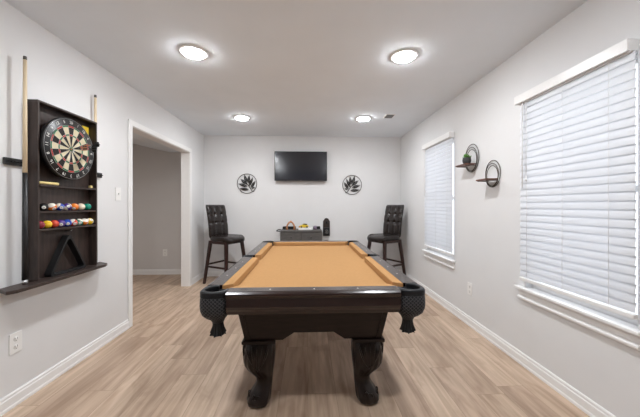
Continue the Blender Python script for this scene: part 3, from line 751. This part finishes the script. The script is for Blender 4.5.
# pool balls on the two shelves
BR = .0264
def ballmat(name, col, stripe):
    m = mat(name, col, .12, coat=.4)
    if stripe:
        nt = m.node_tree; N = nt.nodes; Lk = nt.links; b = N['Principled BSDF']
        tc = N.new('ShaderNodeTexCoord'); sx = N.new('ShaderNodeSeparateXYZ'); Lk.new(tc.outputs['Object'], sx.inputs[0])
        ab = N.new('ShaderNodeMath'); ab.operation = 'ABSOLUTE'; Lk.new(sx.outputs['Z'], ab.inputs[0])
        gt = N.new('ShaderNodeMath'); gt.operation = 'GREATER_THAN'; gt.inputs[1].default_value = BR*.55; Lk.new(ab.outputs[0], gt.inputs[0])
        mx = N.new('ShaderNodeMix'); mx.data_type = 'RGBA'; mx.inputs['A'].default_value = (*col, 1); mx.inputs['B'].default_value = (.85, .80, .70, 1)
        Lk.new(gt.outputs[0], mx.inputs['Factor']); Lk.new(mx.outputs['Result'], b.inputs['Base Color'])
    return m
bc = dict(black=(.012, .012, .012), orange=(.85, .22, .03), blue=(.02, .06, .38), purple=(.07, .03, .22), green=(.0, .24, .16), red=(.62, .06, .03), maroon=(.28, .02, .04), yellow=(.90, .58, .03), cream=(.82, .74, .58))
bm_ = {}
def ball(y, z, colname, stripe, num, rot, label, grp):
    key = (colname, stripe)
    if key not in bm_: bm_[key] = ballmat('%s_%s_ball' % (colname, 'striped' if stripe else 'solid'), bc[colname], stripe)
    m = MB(); m.sphere((0, 0, 0), BR, n=28, m=18); o = m.build('pool_ball', bm_[key], None, (XL+.040, y, z+BR+.0006), rot); tag(o, label, 'pool ball', grp)
    if num:
        m = MB(); n = 16; r = .0105
        secs = [[(math.sqrt((BR+.0003)**2-(r*q)**2), r*q*math.cos(2*PI*k/n), r*q*math.sin(2*PI*k/n)) for k in range(n)] for q in (1, .5, .02)]
        m.loft(secs, False, 0); m.v = m.v
        mt_ = Matrix.Translation((BR+.0006, 0, 0)) @ Matrix(((0, 0, 1, 0), (1, 0, 0, 0), (0, 1, 0, 0), (0, 0, 0, 1)))
        m.text(str(num), .013, mt_, 1); m.build('number_spot', ['sight', 'black'], o)
R1 = [('black', 0, 8, (0, .1, -.75), 'black eight ball'), ('orange', 1, 13, (.5, .5, -.3), 'orange and white striped ball'), ('blue', 1, 10, (1.0, .2, -.5), 'blue and white striped ball'),
      ('purple', 1, 12, (-.9, -.2, -.6), 'purple and white striped ball'), ('orange', 0, 5, (0, .5, -1.0), 'plain orange ball'), ('cream', 0, 0, (0, 0, 0), 'cream cue ball'), ('green', 0, 6, (0, -.9, .9), 'plain green ball')]
for i, (c, s_, n, r, lb_) in enumerate(R1):
    ball(1.962+.0625*i, S1, c, s_, n, r, lb_+' on the upper ball shelf of the wall cabinet', 'pool balls on the upper shelf')
R2 = [('maroon', 0, 7, (0, .8, .9), 'maroon ball, leftmost'), ('yellow', 0, 1, (0, -1.2, .9), 'plain yellow ball, second from the left'), ('red', 0, 3, (0, 1.2, .9), 'orange red ball, third from the left'),
      ('purple', 0, 4, (0, .3, -.8), 'plain purple ball'), ('blue', 0, 2, (0, .2, -.7), 'plain blue ball'), ('red', 1, 11, (.7, .3, -.5), 'red and white striped ball'),
      ('green', 1, 14, (-.5, .2, -.6), 'green and white striped ball'), ('orange', 1, 15, (.4, .6, .4), 'orange and white striped ball'), ('yellow', 1, 9, (1.2, -.5, -.3), 'yellow and cream striped ball, rightmost')]
for i, (c, s_, n, r, lb_) in enumerate(R2):
    ball(1.9365+.0530*i, S2, c, s_, n, r, lb_+' on the lower ball shelf of the wall cabinet', 'pool balls on the lower shelf')
tri_rack('billiard_triangle', 'black', .330, .046, .015, (XL+.042, 2.142, .7375), (0, 0, PI/2), 'black plastic billiard triangle standing below the ball shelves', 'triangle rack')

# cues and clip racks
def cue(y, d, label, lean=0):
    rt = thing('pool_cue', label, 'pool cue', (XL+d, y, .7370), 0, 'cues beside the dartboard cabinet')
    Lg = 1.395; r = lambda t: .0140-.0045*t
    m = MB(); m.tube([(0, lean*t, Lg*t) for t in (.49, .75, .985)], [r(.49), r(.75), r(.985)], 12); m.build('shaft', 'maple', rt)
    m = MB(); m.tube([(0, lean*t, Lg*t) for t in (.02, .2, .49)], [r(.02)+.0012, r(.2)+.001, r(.49)], 12); m.build('butt', 'black', rt)
    m = MB(); m.tube([(0, 0, 0), (0, 0, Lg*.02)], [.013, .0150], 12); m.build('bumper', 'chrome', rt)
    m = MB(); m.tube([(0, lean, Lg*.985), (0, lean, Lg)], [.0092, .0088], 10); m.build('tip', 'slot', rt)
cue(1.818, .060, 'pale maple pool cue with black butt, left of the dartboard cabinet')
cue(2.430, .035, 'pale maple pool cue behind the right side of the dartboard cabinet')
def clips(y0, y1, z, label, ext):
    rt = thing('cue_clip_rack', label, 'cue holder', (XL, (y0+y1)/2, z), 0)
    h = (y1-y0)/2; m = MB(); m.box(.0005, .018, -h, h, -.021, .021); m.build('rail', 'black', rt, bevel=.003)
    n = max(1, int(h*2/.03))
    for i in range(n):
        y = -h+(i+.5)*2*h/n; m = MB()
        pts = [(.0165+.009+.008*math.cos(a), y+.0105*math.sin(a), 0) for a in [math.radians(180+e*140/6) for e in range(-6, 7)]]
        m.tube(pts, .0035, 6); m.build('clip', 'blackmetal', rt)
clips(1.746, 1.862, 1.484, 'black cue clip rack on the wall left of the dartboard cabinet', .05)
clips(2.449, 2.535, 1.478, 'black cue clip rack on the wall right of the dartboard cabinet', .05)

# ------------------------------------------------------------------ ring shelves on the right wall
def ring_shelf(y, z, rad, zb, y0, y1, label):
    rt = thing('ring_shelf', label, 'wall shelf', (XR, y, z), 0, 'wire ring shelves between the windows')
    m = MB()
    for r, dy, dz, dx in ((rad, 0, 0, -.008), (rad*.88, .006, -rad*.10, -.012), (rad*.76, -.005, -rad*.16, -.016)):
        m.tube([(dx, dy+r*.86*math.cos(2*PI*k/40), dz+r*math.sin(2*PI*k/40)) for k in range(40)], .0032, 6, closed=True)
    m.build('wire_rings', 'bronze', rt)
    m = MB(); hw = (y1-y0)/2; cy = (y0+y1)/2-y; pts = [(-.020, cy-hw), (-.020, cy+hw)]
    pts = [(-.021, cy-hw), (-.105, cy-hw), (-.122, cy-hw+.02), (-.122, cy+hw-.02), (-.105, cy+hw), (-.021, cy+hw)]
    m.prism(pts, 'z', zb-z-.012, zb-z); m.build('shelf_board', 'shelfwood', rt, bevel=.002)
    m = MB()
    for s_ in (-1, 1): m.tube([(-.002, cy+s_*hw*.7, zb-z-.016), (-.110, cy+s_*hw*.7, zb-z-.016)], .0035, 6)
    m.build('support_wire', 'bronze', rt)
ring_shelf(2.785, 1.694, .138, 1.630, 2.69, 2.905, 'wire ring wall shelf holding the potted plant, nearer the far window')
ring_shelf(2.462, 1.502, .118, 1.454, 2.375, 2.548, 'empty wire ring wall shelf nearest the large window')
rt = thing('potted_succulent', 'small green succulent in a charcoal pot on the wire ring shelf', 'plant', (XR-.078, 2.752, 1.6305))
m = MB(); m.lathe([(.026, 0), (.036, .012), (.040, .034), (.036, .060), (.033, .062), (.031, .054), (.0005, .053)], n=24); m.build('pot', 'potstone', rt)
m = MB()
for k in range(34):
    a = random.uniform(0, 2*PI); el = random.uniform(.15, 1.3); L = random.uniform(.028, .048); w_ = .0095
    d = Vector((math.cos(a)*math.cos(el), math.sin(a)*math.cos(el), math.sin(el))); s_ = d.cross(Vector((0, 0, 1))).normalized(); n_ = s_.cross(d)
    base = Vector((math.cos(a)*.010, math.sin(a)*.010, .054)); secs = []
    for t, ww in ((0, .35), (.35, .9), (.7, 1), (.92, .6), (1, .08)):
        c = base+d*L*t+n_*.006*t*t
        secs.append([c+s_*w_*ww, c+n_*.003*ww, c-s_*w_*ww, c-n_*.003*ww])
    m.loft(secs)
m.build('leaves', 'green', rt)
